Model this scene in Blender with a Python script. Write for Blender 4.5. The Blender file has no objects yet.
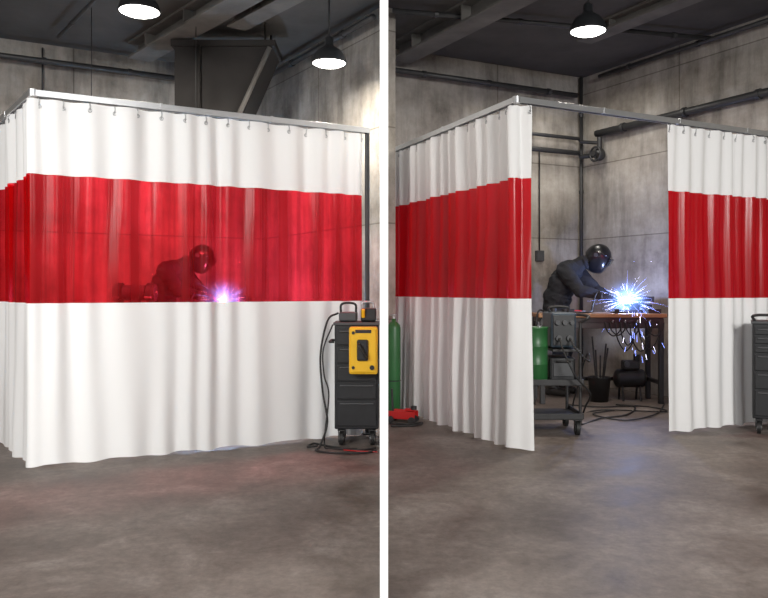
import bpy, bmesh, math, random
from mathutils import Vector, Matrix, noise
random.seed(7)
V=Vector
SC=bpy.context.scene
COL=SC.collection

# ------------------------------------------------------------ materials
def nmat(name):
    m=bpy.data.materials.new(name); m.use_nodes=True
    nt=m.node_tree; nt.nodes.clear()
    out=nt.nodes.new('ShaderNodeOutputMaterial')
    return m,nt,out
def N(nt,t,**k):
    n=nt.nodes.new(t)
    for a,b in k.items():
        if a in n.inputs: n.inputs[a].default_value=b
        else: setattr(n,a,b)
    return n
def pmat(name,col,rough=0.5,metal=0.0,var=0.15,scale=8,bump=0.1,spec=0.5,coat=0):
    m,nt,out=nmat(name); L=nt.links.new
    p=N(nt,'ShaderNodeBsdfPrincipled'); p.inputs['Roughness'].default_value=rough
    p.inputs['Metallic'].default_value=metal; p.inputs['Specular IOR Level'].default_value=spec
    p.inputs['Coat Weight'].default_value=coat
    tc=N(nt,'ShaderNodeTexCoord'); no=N(nt,'ShaderNodeTexNoise'); no.inputs['Scale'].default_value=scale
    no.inputs['Detail'].default_value=5
    L(tc.outputs['Object'],no.inputs['Vector'])
    mx=N(nt,'ShaderNodeMix',data_type='RGBA')
    mx.inputs[6].default_value=tuple(c*(1-var) for c in col)+(1,)
    mx.inputs[7].default_value=tuple(min(1,c*(1+var)) for c in col)+(1,)
    L(no.outputs['Fac'],mx.inputs[0]); L(mx.outputs[2],p.inputs['Base Color'])
    if bump>0:
        b=N(nt,'ShaderNodeBump'); b.inputs['Strength'].default_value=bump; b.inputs['Distance'].default_value=0.01
        n2=N(nt,'ShaderNodeTexNoise'); n2.inputs['Scale'].default_value=scale*6
        L(tc.outputs['Object'],n2.inputs['Vector']); L(n2.outputs['Fac'],b.inputs['Height']); L(b.outputs['Normal'],p.inputs['Normal'])
    L(p.outputs[0],out.inputs[0]); return m
def emat(name,col,s):
    m,nt,out=nmat(name); e=N(nt,'ShaderNodeEmission'); e.inputs[0].default_value=col+(1,); e.inputs[1].default_value=s
    nt.links.new(e.outputs[0],out.inputs[0]); return m

def ramp(nt,stops):
    r=N(nt,'ShaderNodeValToRGB'); cr=r.color_ramp
    while len(cr.elements)<len(stops): cr.elements.new(0.5)
    for e,(p,c) in zip(cr.elements,stops):
        e.position=p; e.color=(c,c,c,1) if isinstance(c,(int,float)) else c+(1,)
    return r

def wallmat():
    m,nt,out=nmat('concrete_wall'); L=nt.links.new
    p=N(nt,'ShaderNodeBsdfPrincipled'); p.inputs['Roughness'].default_value=.9; p.inputs['Specular IOR Level'].default_value=.15
    tc=N(nt,'ShaderNodeTexCoord')
    n1=N(nt,'ShaderNodeTexNoise'); n1.inputs['Scale'].default_value=1.1; n1.inputs['Detail'].default_value=12; n1.inputs['Roughness'].default_value=.7
    L(tc.outputs['Object'],n1.inputs['Vector'])
    r1=ramp(nt,[(.32,(.17,.15,.128)),(.46,(.34,.31,.272)),(.56,(.43,.40,.358)),(.7,(.58,.55,.505))]); L(n1.outputs['Fac'],r1.inputs[0])
    # vertical run-off stains
    mp=N(nt,'ShaderNodeMapping'); mp.inputs['Scale'].default_value=(2.6,2.6,.45); L(tc.outputs['Object'],mp.inputs['Vector'])
    n2=N(nt,'ShaderNodeTexNoise'); n2.inputs['Scale'].default_value=1.5; n2.inputs['Detail'].default_value=10; n2.inputs['Roughness'].default_value=.65; L(mp.outputs[0],n2.inputs['Vector'])
    r2=ramp(nt,[(.36,.45),(.5,.85),(.6,1.)]); L(n2.outputs['Fac'],r2.inputs[0])
    mu=N(nt,'ShaderNodeMix',data_type='RGBA',blend_type='MULTIPLY'); mu.inputs[0].default_value=.7
    L(r1.outputs[0],mu.inputs[6]); L(r2.outputs[0],mu.inputs[7])
    # panel seams
    mp2=N(nt,'ShaderNodeMapping'); mp2.inputs['Rotation'].default_value=(math.pi/2,0,0); L(tc.outputs['Object'],mp2.inputs['Vector'])
    br=N(nt,'ShaderNodeTexBrick'); br.offset=0; br.inputs['Scale'].default_value=1
    br.inputs['Brick Width'].default_value=1.5; br.inputs['Row Height'].default_value=.92; br.inputs['Mortar Size'].default_value=.008
    br.inputs['Mortar Smooth'].default_value=.4
    br.inputs['Color1'].default_value=(1,1,1,1); br.inputs['Color2'].default_value=(.88,.88,.88,1); br.inputs['Mortar'].default_value=(.45,.43,.41,1)
    L(mp2.outputs[0],br.inputs['Vector'])
    m2=N(nt,'ShaderNodeMix',data_type='RGBA',blend_type='MULTIPLY'); m2.inputs[0].default_value=.85
    L(mu.outputs[2],m2.inputs[6]); L(br.outputs['Color'],m2.inputs[7])
    # dim light on the upper wall painted in, darker towards the roof
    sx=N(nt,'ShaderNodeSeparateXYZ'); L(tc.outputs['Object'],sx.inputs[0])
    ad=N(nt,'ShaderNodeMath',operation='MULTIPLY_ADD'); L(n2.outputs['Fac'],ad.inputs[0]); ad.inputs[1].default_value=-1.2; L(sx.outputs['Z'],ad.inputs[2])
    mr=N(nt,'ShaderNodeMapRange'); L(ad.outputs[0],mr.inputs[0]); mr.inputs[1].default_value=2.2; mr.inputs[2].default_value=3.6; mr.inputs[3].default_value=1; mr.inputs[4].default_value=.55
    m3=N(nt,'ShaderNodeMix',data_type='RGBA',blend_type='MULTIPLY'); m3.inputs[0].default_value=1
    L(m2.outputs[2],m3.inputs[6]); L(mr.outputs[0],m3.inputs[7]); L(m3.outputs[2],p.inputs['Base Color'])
    b=N(nt,'ShaderNodeBump'); b.inputs['Strength'].default_value=.4; b.inputs['Distance'].default_value=.02
    n3=N(nt,'ShaderNodeTexNoise'); n3.inputs['Scale'].default_value=14; n3.inputs['Detail'].default_value=6; L(tc.outputs['Object'],n3.inputs['Vector'])
    L(n3.outputs['Fac'],b.inputs['Height']); L(b.outputs[0],p.inputs['Normal'])
    L(p.outputs[0],out.inputs[0]); return m
def floormat():
    m,nt,out=nmat('stained_concrete_floor'); L=nt.links.new
    p=N(nt,'ShaderNodeBsdfPrincipled'); p.inputs['Specular IOR Level'].default_value=.35
    tc=N(nt,'ShaderNodeTexCoord')
    n1=N(nt,'ShaderNodeTexNoise'); n1.inputs['Scale'].default_value=1.9; n1.inputs['Detail'].default_value=14; n1.inputs['Roughness'].default_value=.72
    n1.inputs['Distortion'].default_value=.4
    L(tc.outputs['Object'],n1.inputs['Vector'])
    r1=ramp(nt,[(.34,(.088,.068,.057)),(.46,(.145,.118,.102)),(.56,(.195,.163,.144)),(.68,(.27,.235,.213))]); L(n1.outputs['Fac'],r1.inputs[0])
    n2=N(nt,'ShaderNodeTexNoise'); n2.inputs['Scale'].default_value=18; n2.inputs['Detail'].default_value=12; n2.inputs['Roughness'].default_value=.8; L(tc.outputs['Object'],n2.inputs['Vector'])
    r2=ramp(nt,[(.36,.66),(.64,1.22)]); L(n2.outputs['Fac'],r2.inputs[0])
    mu=N(nt,'ShaderNodeMix',data_type='RGBA',blend_type='MULTIPLY'); mu.inputs[0].default_value=.8
    L(r1.outputs[0],mu.inputs[6]); L(r2.outputs[0],mu.inputs[7]); L(mu.outputs[2],p.inputs['Base Color'])
    r3=ramp(nt,[(.35,.45),(.7,.66)]); L(n1.outputs['Fac'],r3.inputs[0]); L(r3.outputs[0],p.inputs['Roughness'])
    b=N(nt,'ShaderNodeBump'); b.inputs['Strength'].default_value=.2; b.inputs['Distance'].default_value=.006
    L(n2.outputs['Fac'],b.inputs['Height']); L(b.outputs[0],p.inputs['Normal'])
    L(p.outputs[0],out.inputs[0]); return m
def fabricmat():
    m,nt,out=nmat('white_vinyl_fabric'); L=nt.links.new
    p=N(nt,'ShaderNodeBsdfPrincipled'); p.inputs['Roughness'].default_value=.85; p.inputs['Base Color'].default_value=(.83,.828,.82,1)
    p.inputs['Specular IOR Level'].default_value=.15
    t=N(nt,'ShaderNodeBsdfTranslucent'); t.inputs[0].default_value=(.8,.8,.8,1)
    tc=N(nt,'ShaderNodeTexCoord'); no=N(nt,'ShaderNodeTexNoise'); no.inputs['Scale'].default_value=60; L(tc.outputs['Object'],no.inputs['Vector'])
    b=N(nt,'ShaderNodeBump'); b.inputs['Strength'].default_value=.08; b.inputs['Distance'].default_value=.003
    L(no.outputs['Fac'],b.inputs['Height']); L(b.outputs[0],p.inputs['Normal'])
    mx=N(nt,'ShaderNodeMixShader'); mx.inputs[0].default_value=.05
    L(p.outputs[0],mx.inputs[1]); L(t.outputs[0],mx.inputs[2]); L(mx.outputs[0],out.inputs[0]); return m
def pvcmat(name,clear,vr,base,t0,t1):
    m,nt,out=nmat(name); L=nt.links.new
    p=N(nt,'ShaderNodeBsdfPrincipled'); p.inputs['Roughness'].default_value=.26; p.inputs['Base Color'].default_value=base+(1,)
    p.inputs['Specular IOR Level'].default_value=.6
    tl=N(nt,'ShaderNodeBsdfTranslucent'); tl.inputs[0].default_value=(.75,.005,.012,1)
    a=N(nt,'ShaderNodeMixShader'); a.inputs[0].default_value=.25; L(p.outputs[0],a.inputs[1]); L(tl.outputs[0],a.inputs[2])
    tr=N(nt,'ShaderNodeBsdfTransparent')
    tc=N(nt,'ShaderNodeTexCoord'); mp=N(nt,'ShaderNodeMapping'); mp.inputs['Scale'].default_value=(12,12,.15); L(tc.outputs['Object'],mp.inputs['Vector'])
    no=N(nt,'ShaderNodeTexNoise'); no.inputs['Scale'].default_value=.8; no.inputs['Detail'].default_value=6; L(mp.outputs[0],no.inputs['Vector'])
    rt=ramp(nt,[(.40,t0),(.60,t1)]); L(no.outputs['Fac'],rt.inputs[0]); L(rt.outputs[0],tr.inputs[0])
    r=ramp(nt,[(.3,clear-vr),(.7,clear+vr)]); L(no.outputs['Fac'],r.inputs[0])
    mx=N(nt,'ShaderNodeMixShader'); L(r.outputs[0],mx.inputs[0]); L(a.outputs[0],mx.inputs[1]); L(tr.outputs[0],mx.inputs[2])
    b=N(nt,'ShaderNodeBump'); b.inputs['Strength'].default_value=.6; b.inputs['Distance'].default_value=.025
    L(no.outputs['Fac'],b.inputs['Height']); L(b.outputs[0],p.inputs['Normal'])
    L(mx.outputs[0],out.inputs[0]); return m

M_wall=wallmat(); M_floor=floormat(); M_fab=fabricmat()
M_redL=pvcmat('red_clear_pvc',.80,.12,(.75,.002,.006),(.42,.018,.03),(1,.05,.08))
M_redR=pvcmat('red_tinted_pvc',.38,.18,(.56,.002,.006),(.4,.015,.03),(.9,.04,.07))
M_ceil=pmat('dark_ceiling',(.06,.056,.052),.9,0,.5,2.5,.3)
M_beam=pmat('weathered_beam',(.10,.094,.086),.8,0,.6,4,.3)
M_duct=pmat('dark_duct_metal',(.022,.02,.019),.8,.0,.5,3,.15,spec=.2)
M_galv=pmat('galvanised_steel',(.50,.51,.52),.38,.8,.12,12,.05)
M_dsteel=pmat('dark_steel',(.045,.045,.046),.5,.5,.3,15,.1)
M_blk=pmat('black_powdercoat',(.014,.015,.017),.42,0,.3,20,.05)
M_rub=pmat('black_rubber',(.012,.012,.012),.6,0,.3,20,.05)
M_grey=pmat('grey_plastic',(.06,.063,.067),.5,0,.2,20,.05)
M_yel=pmat('yellow_enamel',(.82,.48,.02),.35,0,.12,6,.03)
M_grn=pmat('green_enamel',(.025,.12,.036),.4,0,.25,6,.05)
M_red=pmat('red_enamel',(.45,.012,.012),.35,0,.2,6,.05)
M_blue=pmat('slate_blue_enamel',(.035,.055,.075),.4,0,.2,8,.05)
M_wood=pmat('worn_bench_wood',(.30,.16,.075),.6,0,.4,7,.2)
M_white=pmat('divider_white',(.95,.95,.95),.7,0,.01,3,0)
M_jkt=pmat('charcoal_jacket',(.024,.026,.030),.85,0,.35,12,.4,spec=.2)
M_pant=pmat('denim_work_trousers',(.016,.02,.03),.85,0,.3,14,.4,spec=.2)
M_glove=pmat('dark_leather_glove',(.03,.026,.022),.65,0,.3,18,.3)
M_boot=pmat('black_leather_boot',(.02,.017,.015),.45,0,.3,18,.2)
M_helm=pmat('black_helmet_shell',(.008,.009,.012),.3,0,.1,10,0,coat=.15)
M_glass=pmat('dark_visor_glass',(.01,.025,.02),.05,0,.05,5,0,coat=1)
M_skin=pmat('skin',(.55,.33,.24),.55,0,.08,12,.05)
M_lips=pmat('lips',(.4,.16,.13),.5)
M_hair=pmat('brown_hair',(.05,.03,.02),.7,0,.3,40,.3)
M_eye=pmat('eye_white',(.8,.8,.78),.2,0,.02,5,0)
M_lens=emat('lamp_lens_glow',(1,.97,.9),14)

# ------------------------------------------------------------ mesh builder
class B:
    def __init__(s): s.v=[];s.f=[];s.m=[];s.sm=[];s.mats=[]
    def mi(s,m):
        if m not in s.mats: s.mats.append(m)
        return s.mats.index(m)
    def add(s,vs,fs,mat,smooth=False):
        o=len(s.v); s.v+= [tuple(x) for x in vs]; i=s.mi(mat)
        for f in fs: s.f.append([a+o for a in f]); s.m.append(i); s.sm.append(smooth)
    def box(s,c,size,mat,rot=None,bev=.004):
        bm=bmesh.new(); bmesh.ops.create_cube(bm,size=1)
        for v in bm.verts: v.co=V((v.co.x*size[0],v.co.y*size[1],v.co.z*size[2]))
        bv=min(bev,min(size)*.45)
        if bv>0: bmesh.ops.bevel(bm,geom=list(bm.edges),offset=bv,segments=2,affect='EDGES',profile=.5)
        M=Matrix.Translation(V(c))
        if rot is not None: M=M@(rot.to_4x4() if not isinstance(rot,(int,float)) else Matrix.Rotation(rot,4,'Z'))
        bm.verts.index_update()
        s.add([M@v.co for v in bm.verts],[[v.index for v in f.verts] for f in bm.faces],mat); bm.free()
    def cone(s,p0,p1,r0,r1,mat,seg=20,caps=True,smooth=True):
        p0=V(p0);p1=V(p1); d=(p1-p0).normalized(); q=d.to_track_quat('Z','Y')
        vs=[]
        for p,r in((p0,r0),(p1,r1)):
            for i in range(seg):
                a=2*math.pi*i/seg; vs.append(p+q@V((r*math.cos(a),r*math.sin(a),0)))
        s.add(vs,[[i,(i+1)%seg,seg+(i+1)%seg,seg+i] for i in range(seg)],mat,smooth)
        if caps:
            s.add(vs[:seg],[list(range(seg))[::-1]],mat); s.add(vs[seg:],[list(range(seg))],mat)
    def cyl(s,p0,p1,r,mat,seg=20): s.cone(p0,p1,r,r,mat,seg)
    def ell(s,c,r,mat,rot=None,nu=24,nv=14,fn=None,keep=None):
        vs=[];c=V(c)
        for j in range(nv+1):
            th=math.pi*j/nv
            for i in range(nu):
                a=2*math.pi*i/nu
                p=V((r[0]*math.sin(th)*math.cos(a),r[1]*math.sin(th)*math.sin(a),r[2]*math.cos(th)))
                if fn: p=fn(p)
                vs.append(p)
        fs=[]
        for j in range(nv):
            for i in range(nu):
                f=[j*nu+i,(j+1)*nu+i,(j+1)*nu+(i+1)%nu,j*nu+(i+1)%nu]
                if keep and not keep(sum((vs[k] for k in f),V())/4): continue
                fs.append(f)
        R=rot.to_4x4() if rot is not None else Matrix.Identity(4)
        s.add([c+(R@p) for p in vs],fs,mat,True)
    def tube(s,pts,r,mat,seg=8,closed=False):
        pts=[V(p) for p in pts]; n=len(pts); vs=[]; up=None
        for i,p in enumerate(pts):
            if closed: t=(pts[(i+1)%n]-pts[i-1]).normalized()
            else: t=(pts[min(i+1,n-1)]-pts[max(i-1,0)]).normalized()
            if up is None:
                up=V((0,0,1)) if abs(t.z)<.9 else V((1,0,0))
            a=(up-t*up.dot(t)).normalized(); b=t.cross(a); up=a
            rr=r(i/(n-1)) if callable(r) else r
            for k in range(seg):
                an=2*math.pi*k/seg; vs.append(p+(a*math.cos(an)+b*math.sin(an))*rr)
        fs=[]
        for i in range(n if closed else n-1):
            j=(i+1)%n
            for k in range(seg): fs.append([i*seg+k,i*seg+(k+1)%seg,j*seg+(k+1)%seg,j*seg+k])
        if not closed: fs+= [list(range(seg))[::-1],[(n-1)*seg+k for k in range(seg)]]
        s.add(vs,fs,mat,True)
    def torus(s,c,R,r,mat,rot=None,n=28,seg=8):
        Q=rot if rot is not None else Matrix.Identity(3)
        s.tube([V(c)+Q@V((R*math.cos(2*math.pi*i/n),R*math.sin(2*math.pi*i/n),0)) for i in range(n)],r,mat,seg,True)
    def lathe(s,c,prof,mat,seg=32,rot=None):
        c=V(c);vs=[];Q=rot if rot is not None else Matrix.Identity(3)
        for r,z in prof:
            for i in range(seg):
                a=2*math.pi*i/seg; vs.append(c+Q@V((r*math.cos(a),r*math.sin(a),z)))
        s.add(vs,[[j*seg+i,j*seg+(i+1)%seg,(j+1)*seg+(i+1)%seg,(j+1)*seg+i] for j in range(len(prof)-1) for i in range(seg)],mat,True)
    def turn(s,piv,ang):
        R=Matrix.Rotation(ang,3,'Z'); p=V((piv[0],piv[1],0)); s.v=[tuple(R@(V(v)-p)+p) for v in s.v]
    def done(s,name,parent=None,origin=None):
        me=bpy.data.meshes.new(name)
        o0=V(origin) if origin is not None else V((0,0,0))
        me.from_pydata([V(v)-o0 for v in s.v],[],s.f)
        for m in s.mats: me.materials.append(m)
        me.polygons.foreach_set('material_index',s.m); me.polygons.foreach_set('use_smooth',s.sm)
        me.update()
        bm=bmesh.new(); bm.from_mesh(me); bmesh.ops.recalc_face_normals(bm,faces=bm.faces) ; bm.to_mesh(me); bm.free()
        ob=bpy.data.objects.new(name,me); COL.objects.link(ob); ob.location=o0
        if parent: ob.parent=parent
        return ob
def empty(name,loc=(0,0,0)):
    e=bpy.data.objects.new(name,None); COL.objects.link(e); e.location=loc; e.empty_display_size=.2; return e
def smooth_path(pts,n=12):
    pts=[V(p) for p in pts]; P=[pts[0]*2-pts[1]]+pts+[pts[-1]*2-pts[-2]]; out=[]
    for i in range(1,len(P)-2):
        for k in range(n):
            t=k/n; a,b,c,d=P[i-1],P[i],P[i+1],P[i+2]
            out.append(.5*((2*b)+(c-a)*t+(2*a-5*b+4*c-d)*t*t+(3*b-a-3*c+d)*t**3))
    out.append(pts[-1]); return out

# ------------------------------------------------------------ room shell
H=3.9
def slab(name,x0,x1,y0,y1,z0,z1,mat):
    b=B(); b.box(((x0+x1)/2,(y0+y1)/2,(z0+z1)/2),(x1-x0,y1-y0,z1-z0),mat,bev=0); return b.done(name)
slab('floor',-6.3,6.3,-4,10.3,-.12,0,M_floor)
slab('ceiling',-6.3,6.3,-4,10.3,H,H+.12,M_ceil)
def wall(name,p,q,mat=M_wall,t=.15,out=1):
    p=V((p[0],p[1],0));q=V((q[0],q[1],0)); d=q-p; L=d.length; a=math.atan2(d.y,d.x)
    b=B(); b.box((L/2,out*t/2,H/2),(L,t,H),mat,bev=0); o=b.done(name); o.location=p; o.rotation_euler=(0,0,a); return o
wall('wall_back_left',(-6.1,7.143),(-1.53,9.64))
wall('wall_back_center',(-1.53,9.64),(-.016,7.30))
wall('wall_back_right',(.016,8.55),(2.53,9.78))
wall('wall_right_angled',(2.53,9.78),(6.0,3.51))
wall('wall_left',(-6.1,-4),(-6.1,7.143))
wall('wall_right',(6.0,3.51),(6.0,-4))
slab('view_divider',-.0155,.0155,2.9,8.6,0,H,M_white)  # white divider between the two views, built as a thin upright slab

def beam(name,p,q,w=.2,h=.24,z=None,mat=M_beam):
    b=B(); p=V((p[0],p[1],0));q=V((q[0],q[1],0)); d=(q-p); a=math.atan2(d.y,d.x); L=d.length; c=(p+q)/2
    zt=(z if z else H)
    b.box((c.x,c.y,zt-.012),(L,w,.024),mat,a,bev=.002); b.box((c.x,c.y,zt-h+.012),(L,w,.024),mat,a,bev=.002)
    b.box((c.x,c.y,zt-h/2),(L,.03,h-.02),mat,a,bev=.002)
    for k in range(int(L/.9)):
        c2=p+d.normalized()*(.45+.9*k); b.box((c2.x,c2.y,zt-h/2),(.014,w-.01,h-.04),mat,a,bev=.001)
    return b.done(name)
dirR=V((-1.24,2.24,0)).normalized()
dirL=V((-1.45,1.73,0)).normalized()
def bl(name,x,y,d,back,fwd,**k):
    p=V((x,y,0)); q0=p+d*back; q1=p-d*fwd; return beam(name,(q0.x,q0.y),(q1.x,q1.y),**k)
bl('ceiling_beam',.42,8.0,dirR,.5,6.5,w=.26,h=.20)
bl('ceiling_beam',3.2,6.0,dirR,2.3,5.5,w=.2,h=.12)
bl('ceiling_beam',-2.62,8.35,dirL,.1,6,w=.26,h=.18)
bl('ceiling_beam',-2.05,8.2,dirL,-.95,5,w=.20,h=.16)
bl('ceiling_beam',-5,6.6,dirL,.3,5,w=.2,h=.16)
def pipe_obj(name,pts,r,mat=M_dsteel):
    b=B(); b.tube(pts,r,mat,12)
    pp=[V(p) for p in pts]
    for i in range(len(pp)-1):
        d=pp[i+1]-pp[i]; n=max(1,int(d.length/.8))
        for k in range(n):
            c=pp[i]+d*((k+.5)/n); b.cyl(c-d.normalized()*.02,c+d.normalized()*.02,r*1.3,mat,12)
    return b.done(name)
pipe_obj('ceiling_conduit',[(-5.6,7.2,3.66),(-1.7,9.3,3.66)],.03)
pipe_obj('ceiling_conduit',[(-3.35,7.9,3.8),(-1.5,5.4,3.8)],.018)
pipe_obj('ceiling_conduit',[(.06,8.42,3.62),(2.4,9.56,3.62)],.03)
pipe_obj('ceiling_conduit',[(.08,7.2,3.82),(3.4,8.0,3.82)],.025)
pipe_obj('ceiling_conduit',[(-1.35,9.15,3.76),(-.1,7.2,3.76)],.03)
pipe_obj('ceiling_conduit',[(2.62,9.35,3.80),(4.0,6.87,3.80)],.025)
pipe_obj('ceiling_conduit',[(.1,6.6,3.84),(4.2,6.4,3.84)],.02)
n_r=V((-.875,-.484,0))
def wr(s,z,off): return V((2.53+1.24*s,9.78-2.24*s,z))+n_r*off
def wb(x,z,off):
    y=8.55+(x-.016)*(1.23/2.514); return V((x,y,z))+V((.44,-.90,0))*off
pipe_obj('water_pipe',[wr(.13,3.12,.09),wr(1.5,3.12,.09)],.042)
b=B()
b.cyl(wr(.15,3.07,.09),wr(.15,2.90,.09),.03,M_dsteel); b.torus(wr(.15,2.86,.16),.085,.014,M_dsteel,rot=n_r.to_track_quat('Z','Y').to_matrix())
b.cyl(wr(.15,2.86,.03),wr(.15,2.86,.20),.035,M_dsteel); b.ell(wr(.15,2.86,.09),(.07,.07,.08),M_dsteel)
q=n_r.to_track_quat('Z','Y').to_matrix()
for k in range(4):
    a=k*math.pi/2; b.cyl(wr(.15,2.86,.16),wr(.15,2.86,.16)+q@V((.085*math.cos(a),.085*math.sin(a),0)),.008,M_dsteel,8)
b.tube([wr(.15,2.86,.09),wr(.05,2.86,.16),wb(2.35,2.9,.16),wb(1.0,2.9,.16)],.03,M_dsteel,12)
b.tube([wr(.15,3.0,.09),wr(.05,3.05,.16),wb(2.35,3.08,.16),wb(1.0,3.08,.16)],.022,M_dsteel,12)
b.done('pipe_valve_assembly')
pipe_obj('drain_pipe',[(2.485,9.68,0.02),(2.485,9.68,3.88)],.022)
b=B()
c=wb(1.9,1.62,.03); b.box(c,(.10,.06,.13),M_grey,rot=math.atan2(1.23,2.514))
b.tube([wb(1.9,1.65,.03),wb(1.9,2.95,.03)],.008,M_dsteel,8); b.done('wall_switch_box')
def wl(x,z,off):
    y=9.64+(x+1.53)*.5464; return V((x,y,z))+V((.48,-.877,0))*off
b=B(); b.box(wl(-3.75,3.30,.04),(.08,.06,.12),M_grey,rot=math.atan2(2.497,4.57)); b.tube([wl(-3.75,3.3,.03),wl(-3.75,3.85,.03)],.01,M_dsteel,8); b.tube([wl(-3.75,3.3,.03),wl(-3.75,2.95,.03)],.01,M_dsteel,8)
b.done('wall_switch_box')

# exhaust duct above the closed booth
b=B()
def frus(z0,z1,x0a,x0b,x1a,x1b,y0,y1,mat):
    vs=[(x0a,y0,z0),(x0b,y0,z0),(x0b,y1,z0),(x0a,y1,z0),(x1a,y0,z1),(x1b,y0,z1),(x1b,y1,z1),(x1a,y1,z1)]
    b.add(vs,[[0,1,2,3],[4,5,6,7],[0,1,5,4],[1,2,6,5],[2,3,7,6],[3,0,4,7]],mat)
frus(2.62,3.64,-2.10,-1.56,-2.10,-1.12,7.7,8.2,M_duct)
frus(3.64,3.70,-2.13,-1.09,-2.13,-1.09,7.67,8.23,M_duct)
frus(2.58,2.66,-2.14,-1.52,-2.14,-1.52,7.66,8.24,M_duct)
b.tube([(-1.85,7.67,3.64),(-1.85,7.67,2.66)],.02,M_duct,8)
b.tube([(-1.14,7.66,3.62),(-1.58,7.66,2.66)],.025,M_beam,8)
for x in(-2.05,-1.2):
    for y in(7.75,8.15): b.cyl((x,y,3.69),(x,y,3.9),.012,M_duct,8)
b.done('exhaust_duct')

# ------------------------------------------------------------ pendant lamps
def lamp(x,y,z,r=.17,pw=40):
    b=B()
    b.lathe((x,y,z),[(r,0),(r*1.03,.008),(r*1.0,.02),(r*.9,.07),(r*.68,.12),(r*.36,.155),(r*.25,.17),(r*.25,.23),(r*.12,.25),(.006,.26)],M_blk)
    b.lathe((x,y,z),[(r*.97,.004),(r*.85,.07),(r*.6,.115),(.0,.13)],M_grey)
    b.lathe((x,y,z),[(0,-.022),(r*.35,-.02),(r*.7,-.012),(r*.93,.006)],M_lens)
    b.tube([(x,y,z+.25),(x,y,H)],.007,M_rub,8)
    b.cyl((x,y,H-.04),(x,y,H),.05,M_blk)
    o=b.done('pendant_lamp',origin=(x,y,z))
    l=bpy.data.lights.new('pendant_bulb','AREA'); l.shape='DISK'; l.size=r*1.6; l.energy=pw; l.color=(1,.93,.82)
    lo=bpy.data.objects.new('pendant_bulb',l); COL.objects.link(lo); lo.parent=o; lo.location=(0,0,-.03)
lamp(-2.07,6.5,3.55,.175,40); lamp(-.50,7.0,3.26,.16,40); lamp(1.74,6.55,3.40,.155,45)

# ------------------------------------------------------------ curtains
def curtain(name,path,z0,z1,ra,rb,amp,lam,mred,seed,flare=1.0,topamp=.6,botamp=1.0):
    pts=[V((p[0],p[1],0)) for p in path]
    S=[]; step=.012
    segs=[(pts[i],pts[i+1]) for i in range(len(pts)-1)]
    for a,c in segs:
        d=c-a; n=max(1,int(d.length/step))
        for k in range(n): S.append(a+d*(k/n))
    S.append(pts[-1])
    for _ in range(14):
        S=[S[0]]+[(S[i-1]+S[i]*2+S[i+1])/4 for i in range(1,len(S)-1)]+[S[-1]]
    n=len(S); nor=[]
    for i in range(n):
        t=(S[min(n-1,i+2)]-S[max(0,i-2)]).normalized(); nor.append(V((t.y,-t.x,0)))
    ph=0; phs=[]
    for i in range(n):
        s=i*step
        ph+=step/lam*2*math.pi*(1+.55*noise.noise(V((s*1.7,seed,3)))) ; phs.append(ph)
    zs=[z0,z0+.012,z0+.06]+[z0+(ra-z0)*k/12 for k in range(1,12)]+[ra-.012,ra,ra+.001]+[ra+(rb-ra)*k/9 for k in range(1,9)]+[rb-.001,rb,rb+.012]+[rb+(z1-rb)*k/6 for k in range(1,6)]+[z1-.05,z1-.012,z1]
    zs=sorted(set(round(z,4) for z in zs))
    vs=[]
    for z in zs:
        u=(z-z0)/(z1-z0)
        for i in range(n):
            s=i*step
            A=amp*(botamp+(topamp-botamp)*u)*(1+.9*noise.noise(V((s*2.3,seed,z*.6))))
            sh=math.sin(phs[i]+.5*noise.noise(V((s*1.2,z*.9,seed)))*2)
            off=A*sh+ amp*.6*math.sin(phs[i]*.37+z*.5+seed)+amp*.35*noise.noise(V((s*6,z*1.3,seed*3)))
            off+=.045*flare*(1-u)**2
            if z>z1-.02: off*=.8
            p=S[i]+nor[i]*off
            zz=z
            if z<z0+.07: zz=z+.008*math.sin(phs[i]*.5+1)
            vs.append((p.x,p.y,zz))
    b=B(); nz=len(zs)
    fw=[];fr=[]
    for j in range(nz-1):
        zm=(zs[j]+zs[j+1])/2
        tgt=fr if ra<zm<rb else fw
        for i in range(n-1):
            tgt.append([j*n+i,j*n+i+1,(j+1)*n+i+1,(j+1)*n+i])
    b.add(vs,fw,M_fab,True)
    i0=b.mi(mred)
    for f in fr: b.f.append(f); b.m.append(i0); b.sm.append(True)
    L=n*step; k=max(2,int(L/.16))
    jt=nz-3
    for g in range(k+1):
        i=min(n-2,max(1,int((n-1)*g/k)))
        p=V(vs[jt*n+i]); q=nor[i].to_track_quat('Z','Y').to_matrix()
        b.torus(p,.012,.004,M_galv,rot=q,n=12,seg=6)
        b.tube([p+V((0,0,-.002)),p+nor[i]*.006+V((0,0,.03)),V((S[i].x,S[i].y,z1+.02))],.003,M_galv,6)
    return b.done(name)
A=(-2.365,5.17); Bp=(-.175,6.375); D=(-4.30,7.78)
curtain('welding_curtain',[D,A,Bp],.012,2.495,1.11,1.985,.022,.21,M_redL,3,flare=.3,topamp=1.0,botamp=.7)
curtain('welding_curtain',[(.115,7.73),(.985,5.71),(1.09,5.745)],.02,2.575,1.135,2.035,.034,.15,M_redR,11,flare=.6,topamp=.8,botamp=.9)
curtain('welding_curtain',[(2.36,6.379),(3.88,7.145)],.02,2.575,1.13,2.025,.022,.17,M_redR,23,flare=.3,topamp=.9,botamp=.75)

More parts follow.
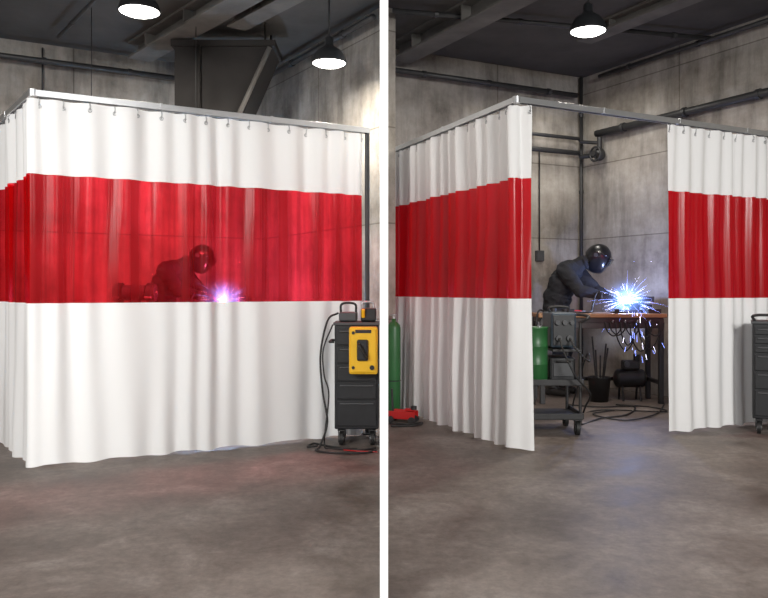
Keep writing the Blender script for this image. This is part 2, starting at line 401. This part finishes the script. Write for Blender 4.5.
def rail(name,path,z,posts):
    b=B()
    for i in range(len(path)-1):
        p=V((path[i][0],path[i][1],z));q=V((path[i+1][0],path[i+1][1],z)); d=q-p; a=math.atan2(d.y,d.x); c=(p+q)/2
        b.box((c.x,c.y,z+.012),(d.length+.03,.05,.012),M_galv,a,bev=.003)
        nn=V((-math.sin(a),math.cos(a),0))*.022
        for s in(1,-1):
            cc=c+nn*s; b.box((cc.x,cc.y,z-.008),(d.length+.03,.006,.036),M_galv,a,bev=.001)
        m=int(d.length/.8)
        for k in range(1,m):
            cc=p+d*(k/max(1,m)); b.box((cc.x,cc.y,z),(.02,.056,.044),M_galv,a,bev=.002)
    b.cyl((path[1][0],path[1][1],z-.027),(path[1][0],path[1][1],z+.02),.03,M_galv)
    for x,y in posts:
        b.cyl((x,y,0),(x,y,z+.01),.020,M_dsteel); b.cyl((x,y,0),(x,y,.012),.06,M_dsteel)
    return b.done(name)
rail('curtain_rail_frame',[D,A,(-.14,6.40)],2.53,[(-.14,6.41),(-4.30,7.80)])
rail('curtain_rail_frame',[(.08,7.80),(.98,5.68),(3.95,7.18)],2.61,[(.075,7.80)])
# ------------------------------------------------------------ work bench
def bench(dx,dy):
    def T(b): b.v=[(v[0]+dx,v[1]+dy,v[2]) for v in b.v]
    b=B(); x0,x1,y0,y1,zt=1.62,2.97,8.05,8.55,.95
    cx=(x0+x1)/2; cy=(y0+y1)/2
    b.box((cx,cy,zt-.02),(x1-x0,y1-y0,.04),M_wood,bev=.006)
    b.box((cx,cy,zt-.065),(x1-x0-.06,y1-y0-.06,.05),M_dsteel)
    for x in(x0+.05,x1-.05):
        for y in(y0+.05,y1-.05): b.box((x,y,(zt-.05)/2),(.05,.05,zt-.05),M_dsteel)
        b.box((x,cy,.22),(.04,y1-y0-.1,.04),M_dsteel)
    b.box((cx,y1-.05,.22),(x1-x0-.1,.04,.04),M_dsteel)
    b.box((cx,y0+.05,.84),(x1-x0-.1,.02,.09),M_dsteel)
    T(b); b.done('workbench')
    b=B()
    b.cyl((2.55,8.36,.24),(2.80,8.36,.24),.10,M_blk,28); b.ell((2.55,8.36,.24),(.05,.10,.10),M_blk); b.ell((2.80,8.36,.24),(.05,.10,.10),M_blk)
    for x in(2.58,2.77):
        for s in(-1,1): b.cyl((x,8.36+s*.08,0),(x,8.36+s*.05,.18),.012,M_dsteel,10)
    b.box((2.68,8.36,.385),(.18,.13,.10),M_dsteel,bev=.02); b.cyl((2.62,8.29,.40),(2.62,8.27,.40),.03,M_grey,18); b.cyl((2.75,8.36,.42),(2.75,8.36,.50),.035,M_dsteel,18)
    T(b); b.done('air_compressor')
    b=B()
    b.lathe((2.32,8.28,0),[(0,.01),(.09,.01),(.095,.0),(.12,.26),(.126,.265),(.118,.26),(.09,.02),(0,.02)],M_dsteel,seg=28)
    for k,(a,r,h) in enumerate(((.3,.05,.62),(1.9,.04,.55),(3.4,.05,.7),(4.7,.03,.5),(5.5,.06,.58))):
        b.cyl((2.32+.02*math.cos(a),8.28+.02*math.sin(a),.03),(2.32+r*1.7*math.cos(a),8.28+r*1.7*math.sin(a),h),.009,M_dsteel,8)
    T(b); b.done('scrap_steel_bucket')
    # cable bundle hung under the bench front rail
    b=B(); rn=random.Random(4)
    for k in range(9):
        xa=2.42+.05*k+rn.uniform(-.02,.02); dd=rn.uniform(.12,.34); w_=rn.uniform(.06,.12); y_=8.075-.004*k
        b.tube(smooth_path([(xa-w_,y_,.86),(xa-w_*.8,y_-.01,.86-dd*.6),(xa,y_-.012,.86-dd),(xa+w_*.8,y_-.01,.86-dd*.6),(xa+w_,y_,.86)],6),.007,M_rub,6)
    for k in range(4): b.tube([(2.40+.13*k,8.085,.87),(2.40+.13*k,8.05,.86),(2.40+.13*k,8.045,.885)],.006,M_galv,6)
    T(b); b.done('hanging_cable_bundle')
def bench_items(T):
    b=B()
    b.box((2.66,8.3,.97),(.22,.16,.04),M_dsteel); b.box((2.70,8.3,1.02),(.10,.10,.07),M_dsteel); b.cyl((2.60,8.3,1.045),(2.76,8.3,1.045),.022,M_dsteel)
    T(b); b.done('steel_workpiece')
    b=B()
    b.box((2.88,8.44,.961),(.16,.16,.02),M_dsteel); b.box((2.88,8.44,1.02),(.10,.12,.11),M_dsteel,bev=.015)
    b.box((2.88,8.39,1.09),(.14,.03,.08),M_dsteel,bev=.008); b.box((2.88,8.48,1.09),(.14,.03,.08),M_dsteel,bev=.008)
    b.cyl((2.88,8.27,1.06),(2.88,8.46,1.06),.016,M_galv); b.cyl((2.81,8.27,1.06),(2.95,8.27,1.06),.006,M_galv,10)
    T(b); b.done('bench_vise')
    b=B()
    b.box((2.30,8.12,.958),(.2,.03,.016),M_galv,rot=.15); b.cyl((2.46,8.11,.95),(2.46,8.11,1.0),.025,M_dsteel); b.box((2.86,8.16,.975),(.14,.1,.05),M_dsteel)
    b.cyl((2.04,8.30,.966),(2.15,8.4,.966),.016,M_red); b.cyl((2.15,8.4,.966),(2.22,8.47,.966),.006,M_galv)
    b.cyl((1.80,8.16,.95),(1.80,8.16,1.03),.03,M_dsteel); b.box((1.95,8.13,.975),(.12,.06,.05),M_dsteel,rot=.3); b.cyl((2.38,8.14,.965),(2.55,8.10,.965),.012,M_dsteel,10)
    T(b); b.done('hand_tools')
def T0(b): pass
LDX,LDY,LANG=-4.52,.12,math.radians(18)
HP=(2.42,8.70)
def T1(b):
    b.turn(HP,LANG); b.v=[(v[0]+LDX,v[1]+LDY,v[2]) for v in b.v]
bench(0,0); bench(-4.52,.08)
bench_items(T0); bench_items(T1)
b=B(); gx,gy=-2.72,8.40
b.box((gx,gy,.97),(.2,.2,.04),M_grey); b.box((gx,gy,1.05),(.1,.12,.14),M_grey,bev=.02); b.cyl((gx-.12,gy,1.17),(gx+.12,gy,1.17),.085,M_grey)
for s in(-1,1):
    b.cyl((gx+s*.14,gy,1.17),(gx+s*.2,gy,1.17),.11,M_dsteel,28); b.cyl((gx+s*.2,gy,1.17),(gx+s*.225,gy,1.17),.09,M_grey,28); b.cyl((gx+s*.22,gy,1.17),(gx+s*.24,gy,1.17),.02,M_galv)
    b.box((gx+s*.18,gy-.13,1.12),(.07,.06,.02),M_galv)
b.done('bench_grinder')

# ------------------------------------------------------------ welder figure
def build_body():
    b=B(); m=M_jkt
    def cap(p0,p1,r0,r1):
        b.cone(p0,p1,r0,r1,m,20); b.ell(p0,(r0,)*3,m,nu=20,nv=12); b.ell(p1,(r1,)*3,m,nu=20,nv=12)
    f=V((.85,-.52,0)).normalized(); rt=V((-.52,-.85,0)).normalized()
    R3=Matrix((( f.x,rt.x,0),(f.y,rt.y,0),(0,0,1)))
    def tors(c,rf,rs,rz,tilt=0):
        b.ell(c,(rf,rs,rz),m,rot=R3@Matrix.Rotation(tilt,3,'Y'),nu=28,nv=18)
    pel=V((1.98,8.82,.98)); ch=V((2.05,8.78,1.27)); uc=V((2.12,8.76,1.41))
    tors(pel,.155,.19,.16,.1); tors((1.99,8.81,1.11),.16,.185,.17,.25); tors(ch,.165,.205,.20,.45); tors(uc,.13,.205,.135,.6)
    cap(uc,(2.25,8.74,1.51),.105,.08); cap((2.25,8.74,1.50),(2.36,8.72,1.555),.075,.06)
    b.torus((2.285,8.735,1.515),.072,.022,m,rot=V((.9,-.2,.45)).to_track_quat('Z','Y').to_matrix())
    hp=[(pel+rt*.095+V((0,0,-.06))),(pel-rt*.095+V((0,0,-.06)))]
    kn=[V((1.99,8.73,.51)),V((2.13,8.93,.51))]; an=[V((1.92,8.72,.11)),V((2.06,8.96,.11))]
    for h,k,a in zip(hp,kn,an):
        cap(h,k,.102,.074); cap(k,a+V((0,0,.05)),.074,.06); b.cone(a+V((0,0,.10)),a+V((0,0,-.02)),.064,.066,m)
        cap(a+V((0,0,-.055)),a+f*.15+V((0,0,-.068)),.053,.042); cap(a-f*.05+V((0,0,-.06)),a,.048,.05)
    sh=[uc+rt*.185+V((-.01,0,0.01)),uc-rt*.185+V((.01,0,.01))]
    el=[V((2.15,8.45,1.19)),V((2.42,8.74,1.20))]; wr_=[V((2.39,8.40,1.145)),V((2.52,8.53,1.10))]
    for s,e,w in zip(sh,el,wr_):
        cap(s,e,.092,.068); cap(e,w,.068,.046)
        d=(w-e); b.cyl(w-d.normalized()*.035,w-d.normalized()*.005,.054,m)
    def hand(w,axis_p,axis_d,side):
        ax=V(axis_d).normalized(); c=V(axis_p)
        toW=(w-c); toW=(toW-ax*toW.dot(ax)); toW=toW.normalized() if toW.length>.001 else V((0,0,1))
        up=ax.cross(toW)*side
        pc=c+toW*.026
        cap(w,pc,.034,.030)
        for i in range(4): cap(pc+ax*(-.036+.024*i)+up*.014,pc+ax*(-.032+.021*i)-up*.02+toW*.012,.014,.015)
        r=.024
        for i in range(4):
            o=ax*(-.039+.026*i); ln=(.88,1,.97,.82)[i]
            prev=c+o+toW*.03+up*.012
            for k,(ang,rr) in enumerate(((55,.0115),(115,.0108),(185,.0098))):
                a=math.radians(ang*ln); p=c+o+toW*(math.cos(a)*(r+.010))+up*(math.sin(a)*(r+.010))
                cap(prev,p,.0118 if k==0 else rr+.0008,rr); prev=p
        base=pc-up*.022+ax*.03; t1=c+ax*.055-up*.036+toW*.004; t2=c+ax*.062-up*.020-toW*.026
        cap(base,t1,.015,.0128); cap(t1,t2,.0128,.0105)
    hand(wr_[0],(2.475,8.345,1.125),(.85,-.15,-.25),1)
    hand(wr_[1],(2.585,8.445,1.085),(.35,-.6,-.10),-1)
    o=b.done('body_tmp')
    md=o.modifiers.new('r','REMESH'); md.mode='VOXEL'; md.voxel_size=.0065
    sm=o.modifiers.new('s','SMOOTH'); sm.factor=.5; sm.iterations=3
    dg=bpy.context.evaluated_depsgraph_get(); me=bpy.data.meshes.new_from_object(o.evaluated_get(dg))
    bpy.data.objects.remove(o)
    hands=[V((2.475,8.345,1.125)),V((2.585,8.445,1.085))]
    me.materials.clear()
    for mm in(M_jkt,M_pant,M_glove,M_boot,M_skin): me.materials.append(mm)
    nrm=[v.normal.copy() for v in me.vertices]
    for v,nn in zip(me.vertices,nrm):
        p=v.co
        dh=min((p-h).length for h in hands)
        k=max(0,min(1,(dh-.09)/.05))
        if p.z<.16: k=0
        ridge=1-abs(noise.noise(V((p.x*9+p.z*6,p.y*9,p.z*15))))*2.2
        w=noise.noise(V((p.x*7,p.y*7,p.z*13)))*.012+ridge*.008-.004
        if .88<p.z<.95: w+=.014*(1-abs(p.z-.915)/.035)
        v.co=p+nn*w*k
        if v.co.z<0.004: v.co.z=.004
    for pl in me.polygons:
        c=pl.center; dh=min((c-h).length for h in hands); pl.use_smooth=True
        pl.material_index=2 if dh<.115 else 3 if c.z<.17 else 1 if c.z<.9 else 0
    me.name='welder_body'; return me
body_me=build_body()
hf=V((.74,-.40,-.54)).normalized(); hr=hf.cross(V((0,0,1))).normalized(); hu=hr.cross(hf)
HR=Matrix(((hf.x,-hr.x,hu.x),(hf.y,-hr.y,hu.y),(hf.z,-hr.z,hu.z)))
HC=V((2.42,8.70,1.565))
def build_head():
    b=B(); P=lambda x,y,z: HC+HR@V((x,y,z))
    def fn(p):
        q=p.copy()
        if q.z<0: q.y*=1-.28*min(1,-q.z/.11)
        if q.z<-.03 and q.x<0: q.x*=.75
        return q
    b.ell(HC,(.098,.076,.118),M_skin,rot=HR,nu=32,nv=22,fn=fn)
    b.ell(P(-.012,0,.014),(.101,.081,.115),M_hair,rot=HR,nu=32,nv=22,keep=lambda q:(q.x<.035 and q.z>-.06-.2*q.x) or q.z>.075)
    b.cone(P(.092,0,.012),P(.116,0,-.018),.008,.014,M_skin,12); b.ell(P(.108,0,-.02),(.015,.017,.012),M_skin,rot=HR)
    for s in(-1,1):
        b.ell(P(.083,s*.032,.008),(.014,.014,.011),M_eye,rot=HR); b.ell(P(.095,s*.032,.008),(.004,.006,.006),M_hair,rot=HR)
        b.ell(P(-.005,s*.077,-.005),(.016,.008,.03),M_skin,rot=HR); b.box(P(.091,s*.032,.026),(.01,.035,.007),M_hair,rot=HR)
    b.ell(P(.086,0,-.055),(.012,.026,.008),M_lips,rot=HR)
    return b.done('head').data
def build_helmet():
    b=B(); P=lambda x,y,z: HC+HR@V((x,y,z))
    def fn(p):
        q=p.copy()
        if q.x>0 and q.z<.05: q.x=q.x*(1.02)+.02*min(1,(.05-q.z)/.1); q.y*=1-.18*min(1,(.05-q.z)/.2)
        if q.x>.13: q.x=.13+(q.x-.13)*.35
        return q
    b.ell(HC+HR@V((0,0,-.005)),(.150,.122,.168),M_helm,rot=HR,nu=40,nv=28,fn=fn,keep=lambda q: q.z>-.02 or q.x>-.02)
    b.ell(HC+HR@V((-.01,0,0)),(.132,.110,.147),M_blk,rot=HR,nu=32,nv=20,keep=lambda q: q.z>-.06)
    b.box(P(.143,0,.022),(.022,.135,.10),M_helm,rot=HR,bev=.008); b.box(P(.155,0,.022),(.006,.105,.062),M_glass,rot=HR,bev=.002)
    for s in(-1,1): b.cyl(P(-.005,s*.115,.03),P(-.005,s*.139,.03),.024,M_grey,16); b.cyl(P(-.005,s*.115,.03),P(-.005,s*.127,.03),.036,M_helm,20)
    b.tube([P(.13*math.cos(t)-.0,.0+.125*math.sin(t),.075) for t in [math.radians(a) for a in range(-75,76,10)]],.005,M_helm,6)
    return b.done('welding_helmet').data
def build_torch():
    b=B(); p0=V((2.40,8.36,1.15)); tip=V((2.60,8.322,1.085)); d=(tip-p0)
    b.cyl(p0,p0+d*.62,.017,M_rub); b.cone(p0+d*.62,p0+d*.72,.017,.009,M_rub); b.cyl(p0+d*.7,p0+d*.86,.009,M_galv); b.cone(p0+d*.86,p0+d*1.0,.010,.007,M_galv)
    b.tube(smooth_path([p0,p0-d*.4+V((0,0,-.01)),(2.26,8.33,1.02),(2.2,8.2,.965),(2.0,8.22,.965),(1.75,8.2,.965),(1.62,8.10,.95),(1.57,8.02,.5),(1.55,7.9,.02)]),.010,M_rub,8)
    b.cyl((2.54,8.52,1.10),(2.632,8.362,1.072),.004,M_galv)
    return b.done('welding_torch').data
head_me=build_head(); helm_me=build_helmet(); torch_me=build_torch()
for o in list(COL.objects):
    if o.name in('head','welding_helmet','welding_torch'): bpy.data.objects.remove(o)
def place_welder(dx,dy,ang):
    e=empty('welder',(HP[0]+dx,HP[1]+dy,0)); e.rotation_euler=(0,0,ang)
    for nm,me in(('body',body_me),('head',head_me),('helmet',helm_me),('torch',torch_me)):
        o=bpy.data.objects.new(nm,me); COL.objects.link(o); o.parent=e; o.location=(-HP[0],-HP[1],0)
place_welder(0,0,0); place_welder(LDX,LDY,LANG)

# arc, glow, sparks
ARC=V((2.625,8.30,1.085))
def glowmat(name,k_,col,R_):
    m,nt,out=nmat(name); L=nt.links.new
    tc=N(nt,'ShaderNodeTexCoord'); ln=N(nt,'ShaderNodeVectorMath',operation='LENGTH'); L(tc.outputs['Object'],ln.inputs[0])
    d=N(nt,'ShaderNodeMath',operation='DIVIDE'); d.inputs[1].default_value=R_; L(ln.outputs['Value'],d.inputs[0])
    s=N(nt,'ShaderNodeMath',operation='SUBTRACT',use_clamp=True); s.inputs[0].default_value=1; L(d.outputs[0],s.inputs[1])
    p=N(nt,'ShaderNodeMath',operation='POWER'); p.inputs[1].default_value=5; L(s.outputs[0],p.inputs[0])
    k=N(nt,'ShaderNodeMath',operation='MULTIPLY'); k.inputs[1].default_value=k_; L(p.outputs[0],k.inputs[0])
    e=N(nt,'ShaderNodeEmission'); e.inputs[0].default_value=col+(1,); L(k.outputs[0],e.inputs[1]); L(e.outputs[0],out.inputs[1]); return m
def arc(c,ang,seed,gk,gcol,R_,ccol,cs,s1,s2,le,lcol,cr,ns):
    rnd=random.Random(seed); e=empty('welding_arc',c); e.rotation_euler=(0,0,ang)
    b=B(); b.ell((0,0,0),(cr,cr,cr),emat('arc_plasma',ccol,cs)); b.done('arc_core',e)
    b=B(); b.ell((0,0,0),(R_,R_,R_),glowmat('arc_bloom_glow',gk,gcol,R_)); b.done('arc_bloom',e)  # emissive volume standing in for the bloom halo around the arc
    b=B()
    for k in range(ns):
        d=V((rnd.gauss(0,1),rnd.gauss(0,.8),rnd.gauss(.15,.8))).normalized()
        r0=rnd.uniform(.05,.20); r1=r0+abs(rnd.gauss(.03,.12)); r1=min(r1,.45)
        pts=[]
        for t in range(5):
            r=r0+(r1-r0)*t/4; p=d*r+V((0,0,-.35*r*r)); pts.append(p)
        if c[2]+pts[-1].z<.02 : continue
        w=rnd.uniform(.0005,.0012)
        b.tube(pts,lambda t,w=w:w*(1-t*.85),s1 if rnd.random()<.7 else s2,4)
    # falling spatter in front of the bench edge
    for k in range(26):
        x=rnd.gauss(0,.10); y=-.28+rnd.uniform(-.10,0); z=-rnd.uniform(.05,.65); l_=rnd.uniform(.02,.07)
        b.tube([(x,y,z),(x*1.05,y-.004,z-l_*.5),(x*1.1,y-.008,z-l_)],rnd.uniform(.0006,.0012),s1 if rnd.random()<.7 else s2,4)
    for k in range(70):
        d=V((rnd.gauss(0,1),rnd.gauss(0,1),rnd.gauss(0,.8))).normalized()*abs(rnd.gauss(.1,.22)); b.ell(d,(.002,)*3,s2 if rnd.random()<.5 else s1,nu=6,nv=4)
    b.done('sparks',e)
    l=bpy.data.lights.new('arc_light','POINT'); l.energy=le; l.color=lcol; l.shadow_soft_size=.03
    lo=bpy.data.objects.new('arc_light',l); COL.objects.link(lo); lo.parent=e; lo.location=(-.02,-.05,.07)
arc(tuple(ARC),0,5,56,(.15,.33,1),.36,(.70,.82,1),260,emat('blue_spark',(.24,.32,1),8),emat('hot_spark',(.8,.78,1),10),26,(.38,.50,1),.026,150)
aa=Matrix.Rotation(LANG,3,'Z')@(ARC-V((HP[0],HP[1],0)))+V((HP[0]+LDX,HP[1]+LDY,0))
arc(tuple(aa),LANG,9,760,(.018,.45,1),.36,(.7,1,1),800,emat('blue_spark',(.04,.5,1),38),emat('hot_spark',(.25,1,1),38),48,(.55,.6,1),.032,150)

# ------------------------------------------------------------ carts and equipment
def caster(b,x,y,r=.05,mat=M_rub):
    b.cyl((x-.015,y,r),(x+.015,y,r),r,mat,24); b.cyl((x-.018,y,r),(x+.018,y,r),r*.45,M_galv,16)
    b.box((x-.022,y,r+.02),(.005,.035,r+.05),M_dsteel,bev=.001); b.box((x+.022,y,r+.02),(.005,.035,r+.05),M_dsteel,bev=.001); b.box((x,y,2*r+.012),(.055,.06,.01),M_dsteel,bev=.001)
def cabinet(x0,x1,y0,y1,zb,zt,rows):
    b=B(); cx=(x0+x1)/2;cy=(y0+y1)/2
    b.box((cx,cy,(zb+zt)/2),(x1-x0,y1-y0,zt-zb),M_blk,bev=.01)
    b.box((cx,cy,zt+.01),(x1-x0+.02,y1-y0+.02,.025),M_grey,bev=.006)
    z=zb+.02; hh=(zt-zb-.04)
    tot=sum(rows)
    for r in rows:
        h=hh*r/tot; b.box((cx,y0-.008,z+h/2),(x1-x0-.04,.018,h-.014),M_blk,bev=.004)
        b.box((cx,y0-.024,z+h-.028),(x1-x0-.08,.018,.012),M_grey,bev=.004); z+=h
    for x in(x0+.05,x1-.05):
        for y in(y0+.05,y1-.05): caster(b,x,y,(zb-.025)/2)
    return b
b=cabinet(-.38,-.04,5.90,6.19,.13,.93,(3,2,2,2,2))
b.tube([(-.385,5.93,.80),(-.42,5.93,.80),(-.42,6.14,.80),(-.385,6.14,.80)],.01,M_dsteel,8)
b.done('tool_cabinet')
b=B()
b.box((-.155,5.805,.745),(.215,.11,.355),M_yel,bev=.015)
b.box((-.155,5.745,.745),(.19,.012,.32),M_yel,bev=.008)
b.box((-.16,5.73,.75),(.085,.03,.16),M_blk,bev=.02)
b.tube(smooth_path([(-.19,5.715,.80),(-.185,5.68,.79),(-.16,5.67,.75),(-.14,5.68,.71),(-.13,5.715,.70)]),.011,M_rub,8)
for z in(.62,.88): b.cyl((-.23,5.73,z),(-.23,5.75,z),.012,M_blk,12)
b.cyl((-.09,5.725,.62),(-.09,5.75,.62),.018,M_blk,16); b.box((-.155,5.738,.89),(.12,.004,.025),M_blk,bev=.001)
b.done('wire_feeder')
b=B()
b.box((-.28,6.04,.992),(.14,.2,.07),M_grey,bev=.012); b.tube(smooth_path([(-.34,6.04,1.02),(-.33,6.04,1.09),(-.23,6.04,1.09),(-.22,6.04,1.02)]),.009,M_rub,8)
b.box((-.12,6.04,1.008),(.12,.2,.1),M_blk,bev=.012); b.tube(smooth_path([(-.17,6.04,1.05),(-.165,6.04,1.1),(-.09,6.04,1.1),(-.08,6.04,1.05)]),.009,M_galv,8)
b.cyl((-.16,5.935,.99),(-.16,5.91,1.05),.014,M_yel,12)
b.done('cable_connector_case')
b=B()
b.tube(smooth_path([(-.36,6.04,1.02),(-.44,5.99,.96),(-.49,5.93,.7),(-.47,5.89,.42),(-.43,5.82,.2),(-.48,5.76,.03),(-.50,5.68,.013),(-.36,5.60,.013),(-.14,5.60,.013),(-.06,5.68,.013)]),.008,M_rub,8)
b.tube(smooth_path([(-.40,6.0,.93),(-.47,5.95,.74),(-.46,5.89,.55),(-.42,5.84,.40),(-.45,5.80,.05),(-.40,5.76,.013),(-.2,5.74,.013)]),.006,M_rub,8)
b.tube(smooth_path([(-.50,5.74,.035),(-.58,5.82,.013),(-.54,5.94,.013),(-.45,5.86,.013),(-.2,5.70,.013),(-.06,5.77,.013)]),.008,M_rub,8)
b.tube(smooth_path([(-.30,5.70,.013),(-.2,5.66,.013),(-.05,5.63,.013)]),.004,M_red,8)
b.done('welding_cables')

b=B(); x0,x1,y0,y1=1.14,1.64,6.32,6.82
cx=(x0+x1)/2; cy=(y0+y1)/2
for x in(x0+.02,x1-.02):
    for y in(y0+.02,y1-.02): b.cyl((x,y,.12),(x,y,.93),.013,M_dsteel,12)
for z in(.14,.42): b.box((cx,cy,z),(x1-x0,y1-y0,.02),M_dsteel); b.box((cx,y0,z+.02),(x1-x0,.012,.045),M_dsteel,bev=.002); b.box((x1,cy,z+.02),(.012,y1-y0,.045),M_dsteel,bev=.002)
b.box((1.51,cy,.70),(.24,y1-y0,.02),M_dsteel)
b.tube(smooth_path([(x1-.02,y0+.02,.93),(x1+.05,y0+.02,.98),(x1+.05,y1-.02,.98),(x1-.02,y1-.02,.93)],8),.013,M_dsteel,10)
for x in(x0+.05,x1-.04):
    for y in(y0+.04,y1-.05): caster(b,x,y,.058)
b.done('welding_cart')
b=B()
b.box((1.495,6.57,.865),(.21,.36,.29),M_blue,bev=.015); b.box((1.495,6.385,.865),(.18,.012,.25),M_blk,bev=.004)
for i in range(5): b.box((1.603,6.57,.77+.04*i),(.006,.24,.012),M_blk,bev=.001)
for x,z,r in((1.44,.93,.02),(1.50,.93,.02),(1.56,.93,.018),(1.45,.80,.025),(1.54,.80,.025)): b.cyl((x,6.355,z),(x,6.385,z),r,M_grey,16)
b.tube(smooth_path([(1.42,6.57,1.0),(1.42,6.57,1.05),(1.57,6.57,1.05),(1.57,6.57,1.0)]),.011,M_rub,8)
b.done('welding_power_source')
b=B(); b.box((1.49,6.57,.535),(.22,.34,.20),M_blk,bev=.02); b.box((1.49,6.395,.54),(.16,.012,.12),M_grey,bev=.004); b.tube(smooth_path([(1.44,6.39,.6),(1.44,6.36,.61),(1.54,6.36,.61),(1.54,6.39,.6)]),.007,M_dsteel,8)
b.done('toolbox')
b=B(); b.lathe((1.275,6.46,.431),[(0,0),(.095,0),(.1,.006),(.1,.145),(.104,.15),(.1,.155),(.1,.295),(.104,.30),(.1,.305),(.1,.44),(.105,.446),(.105,.458),(.092,.46),(.09,.452),(0,.452)],M_grn)
b.cyl((1.30,6.43,.883),(1.30,6.43,.90),.022,M_galv,16); b.cyl((1.25,6.50,.883),(1.25,6.50,.895),.014,M_galv,16)
b.done('flux_drum')
b=B()
b.tube(smooth_path([(1.45,6.34,.80),(1.46,6.24,.70),(1.55,6.20,.5),(1.69,6.3,.35),(1.70,6.5,.2),(1.75,6.8,.013),(2.0,7.1,.013),(2.3,7.3,.013),(2.55,7.8,.013),(2.4,7.95,.013)]),.008,M_rub,8)
b.tube(smooth_path([(1.54,6.34,.80),(1.56,6.24,.72),(1.66,6.22,.62),(1.72,6.5,.66),(1.73,6.8,.4),(1.8,7.3,.013),(2.15,7.6,.013),(2.75,7.5,.013),(2.65,7.85,.013),(2.2,7.8,.013),(1.9,7.95,.013)]),.007,M_rub,8)
b.tube(smooth_path([(2.9,7.95,.013),(2.6,7.35,.013),(2.2,7.0,.013),(2.0,7.35,.013),(2.3,7.6,.013)]),.007,M_rub,8)
b.done('welding_cables')
px,py=3.07,6.40
b=cabinet(px,px+.60,py,py+.33,.13,.92,(3,2,2,1,1,1))
b.tube(smooth_path([(px+.02,py+.01,.94),(px+.02,py-.03,.99),(px+.3,py-.03,.99),(px+.58,py-.03,.99),(px+.58,py+.01,.94)],6),.012,M_dsteel,10)
b.turn((px,py),-math.radians(25))
b.done('tool_cabinet')
b=B(); b.lathe((.092,7.22,0),[(0,.0),(.058,0),(.064,.012),(.064,.84),(.058,.87),(.035,.895),(.02,.905),(.02,.93),(0,.93)],M_grn,seg=28); b.cyl((.092,7.22,.925),(.092,7.22,.96),.012,M_galv); b.torus((.092,7.22,.97),.03,.006,M_galv)
b.torus((.092,7.22,.35),.065,.005,M_blk); b.done('gas_cylinder')
b=B()
def jk(x,y,z): return V((.175,6.98,0))+Matrix.Rotation(-.35,3,'Z')@V((x,y,z))
R=Matrix.Rotation(-.35,3,'Z')
for s in(-1,1):
    b.box(jk(0,s*.055,.07),(.25,.012,.07),M_red,rot=R)
    for x in(-.1,.1): b.cyl(jk(x,s*.045,.03),jk(x,s*.075,.03),.03,M_dsteel,18)
b.box(jk(-.02,0,.06),(.2,.1,.03),M_red,rot=R); b.cyl(jk(-.08,0,.09),jk(.04,0,.09),.028,M_red); b.box(jk(.07,0,.115),(.10,.04,.025),M_red,rot=R); b.cyl(jk(.1,0,.12),jk(.1,0,.15),.028,M_dsteel)
b.cyl(jk(-.10,0,.09),jk(-.11,0,.30),.010,M_dsteel,10)
b.done('floor_jack')
b=B()
b.tube(smooth_path([(.05,6.84,.013),(.2,6.80,.013),(.34,6.87,.013),(.27,6.73,.013),(.06,6.70,.013)]),.009,M_rub,8)
b.done('air_hose')
b=B(); b.box((-2.3,7.35,2.42),(1.2,.12,.05),M_grey,bev=.01)  # housing added to go with the hidden booth fill light
for x in(-2.8,-1.8): b.tube([(x,7.35,2.44),(x,7.35,H)],.004,M_rub,6)
bo=b.done('booth_fill_housing')

# ------------------------------------------------------------ lights / world / camera
def area(name,loc,target,sx,sy,e,col=(1,1,1),spread=180,parent=None):
    l=bpy.data.lights.new(name,'AREA'); l.shape='RECTANGLE'; l.size=sx; l.size_y=sy; l.energy=e; l.color=col; l.spread=math.radians(spread)
    o=bpy.data.objects.new(name,l); COL.objects.link(o); o.location=loc
    o.rotation_euler=(V(target)-V(loc)).to_track_quat('-Z','Y').to_euler()
    if parent: o.parent=parent
area('studio_softbox',(-3.4,-.8,3.3),(-1.5,6.0,.7),2.0,1.0,160,(1,.985,.96),115)
area('studio_softbox',(3.2,-1.2,3.3),(1.8,6.2,.7),2.2,1.0,175,(1,.985,.96),115)
area('booth_fill_light',(-2.3,7.38,2.38),(-2.3,9.2,1.3),1.15,.08,75,(1,.96,.9),180,bo)  # added fill, hidden behind the curtain, brightens the left booth wall
area('open_booth_fill',(2.1,8.6,3.55),(2.2,8.6,0),.8,.3,20,(1,.95,.87))  # added fill light above the open right booth
w=bpy.data.worlds.new('world'); SC.world=w; w.use_nodes=True
w.node_tree.nodes['Background'].inputs[0].default_value=(.97,.98,1,1); w.node_tree.nodes['Background'].inputs[1].default_value=.5
cam=bpy.data.cameras.new('camera'); co=bpy.data.objects.new('camera',cam); COL.objects.link(co)
cam.lens=36; cam.sensor_width=36; cam.shift_y=-9/768; cam.clip_end=100
co.location=(0,0,1.2); co.rotation_euler=(math.pi/2,0,0); SC.camera=co
SC.view_settings.view_transform='Standard'; SC.view_settings.look='None'
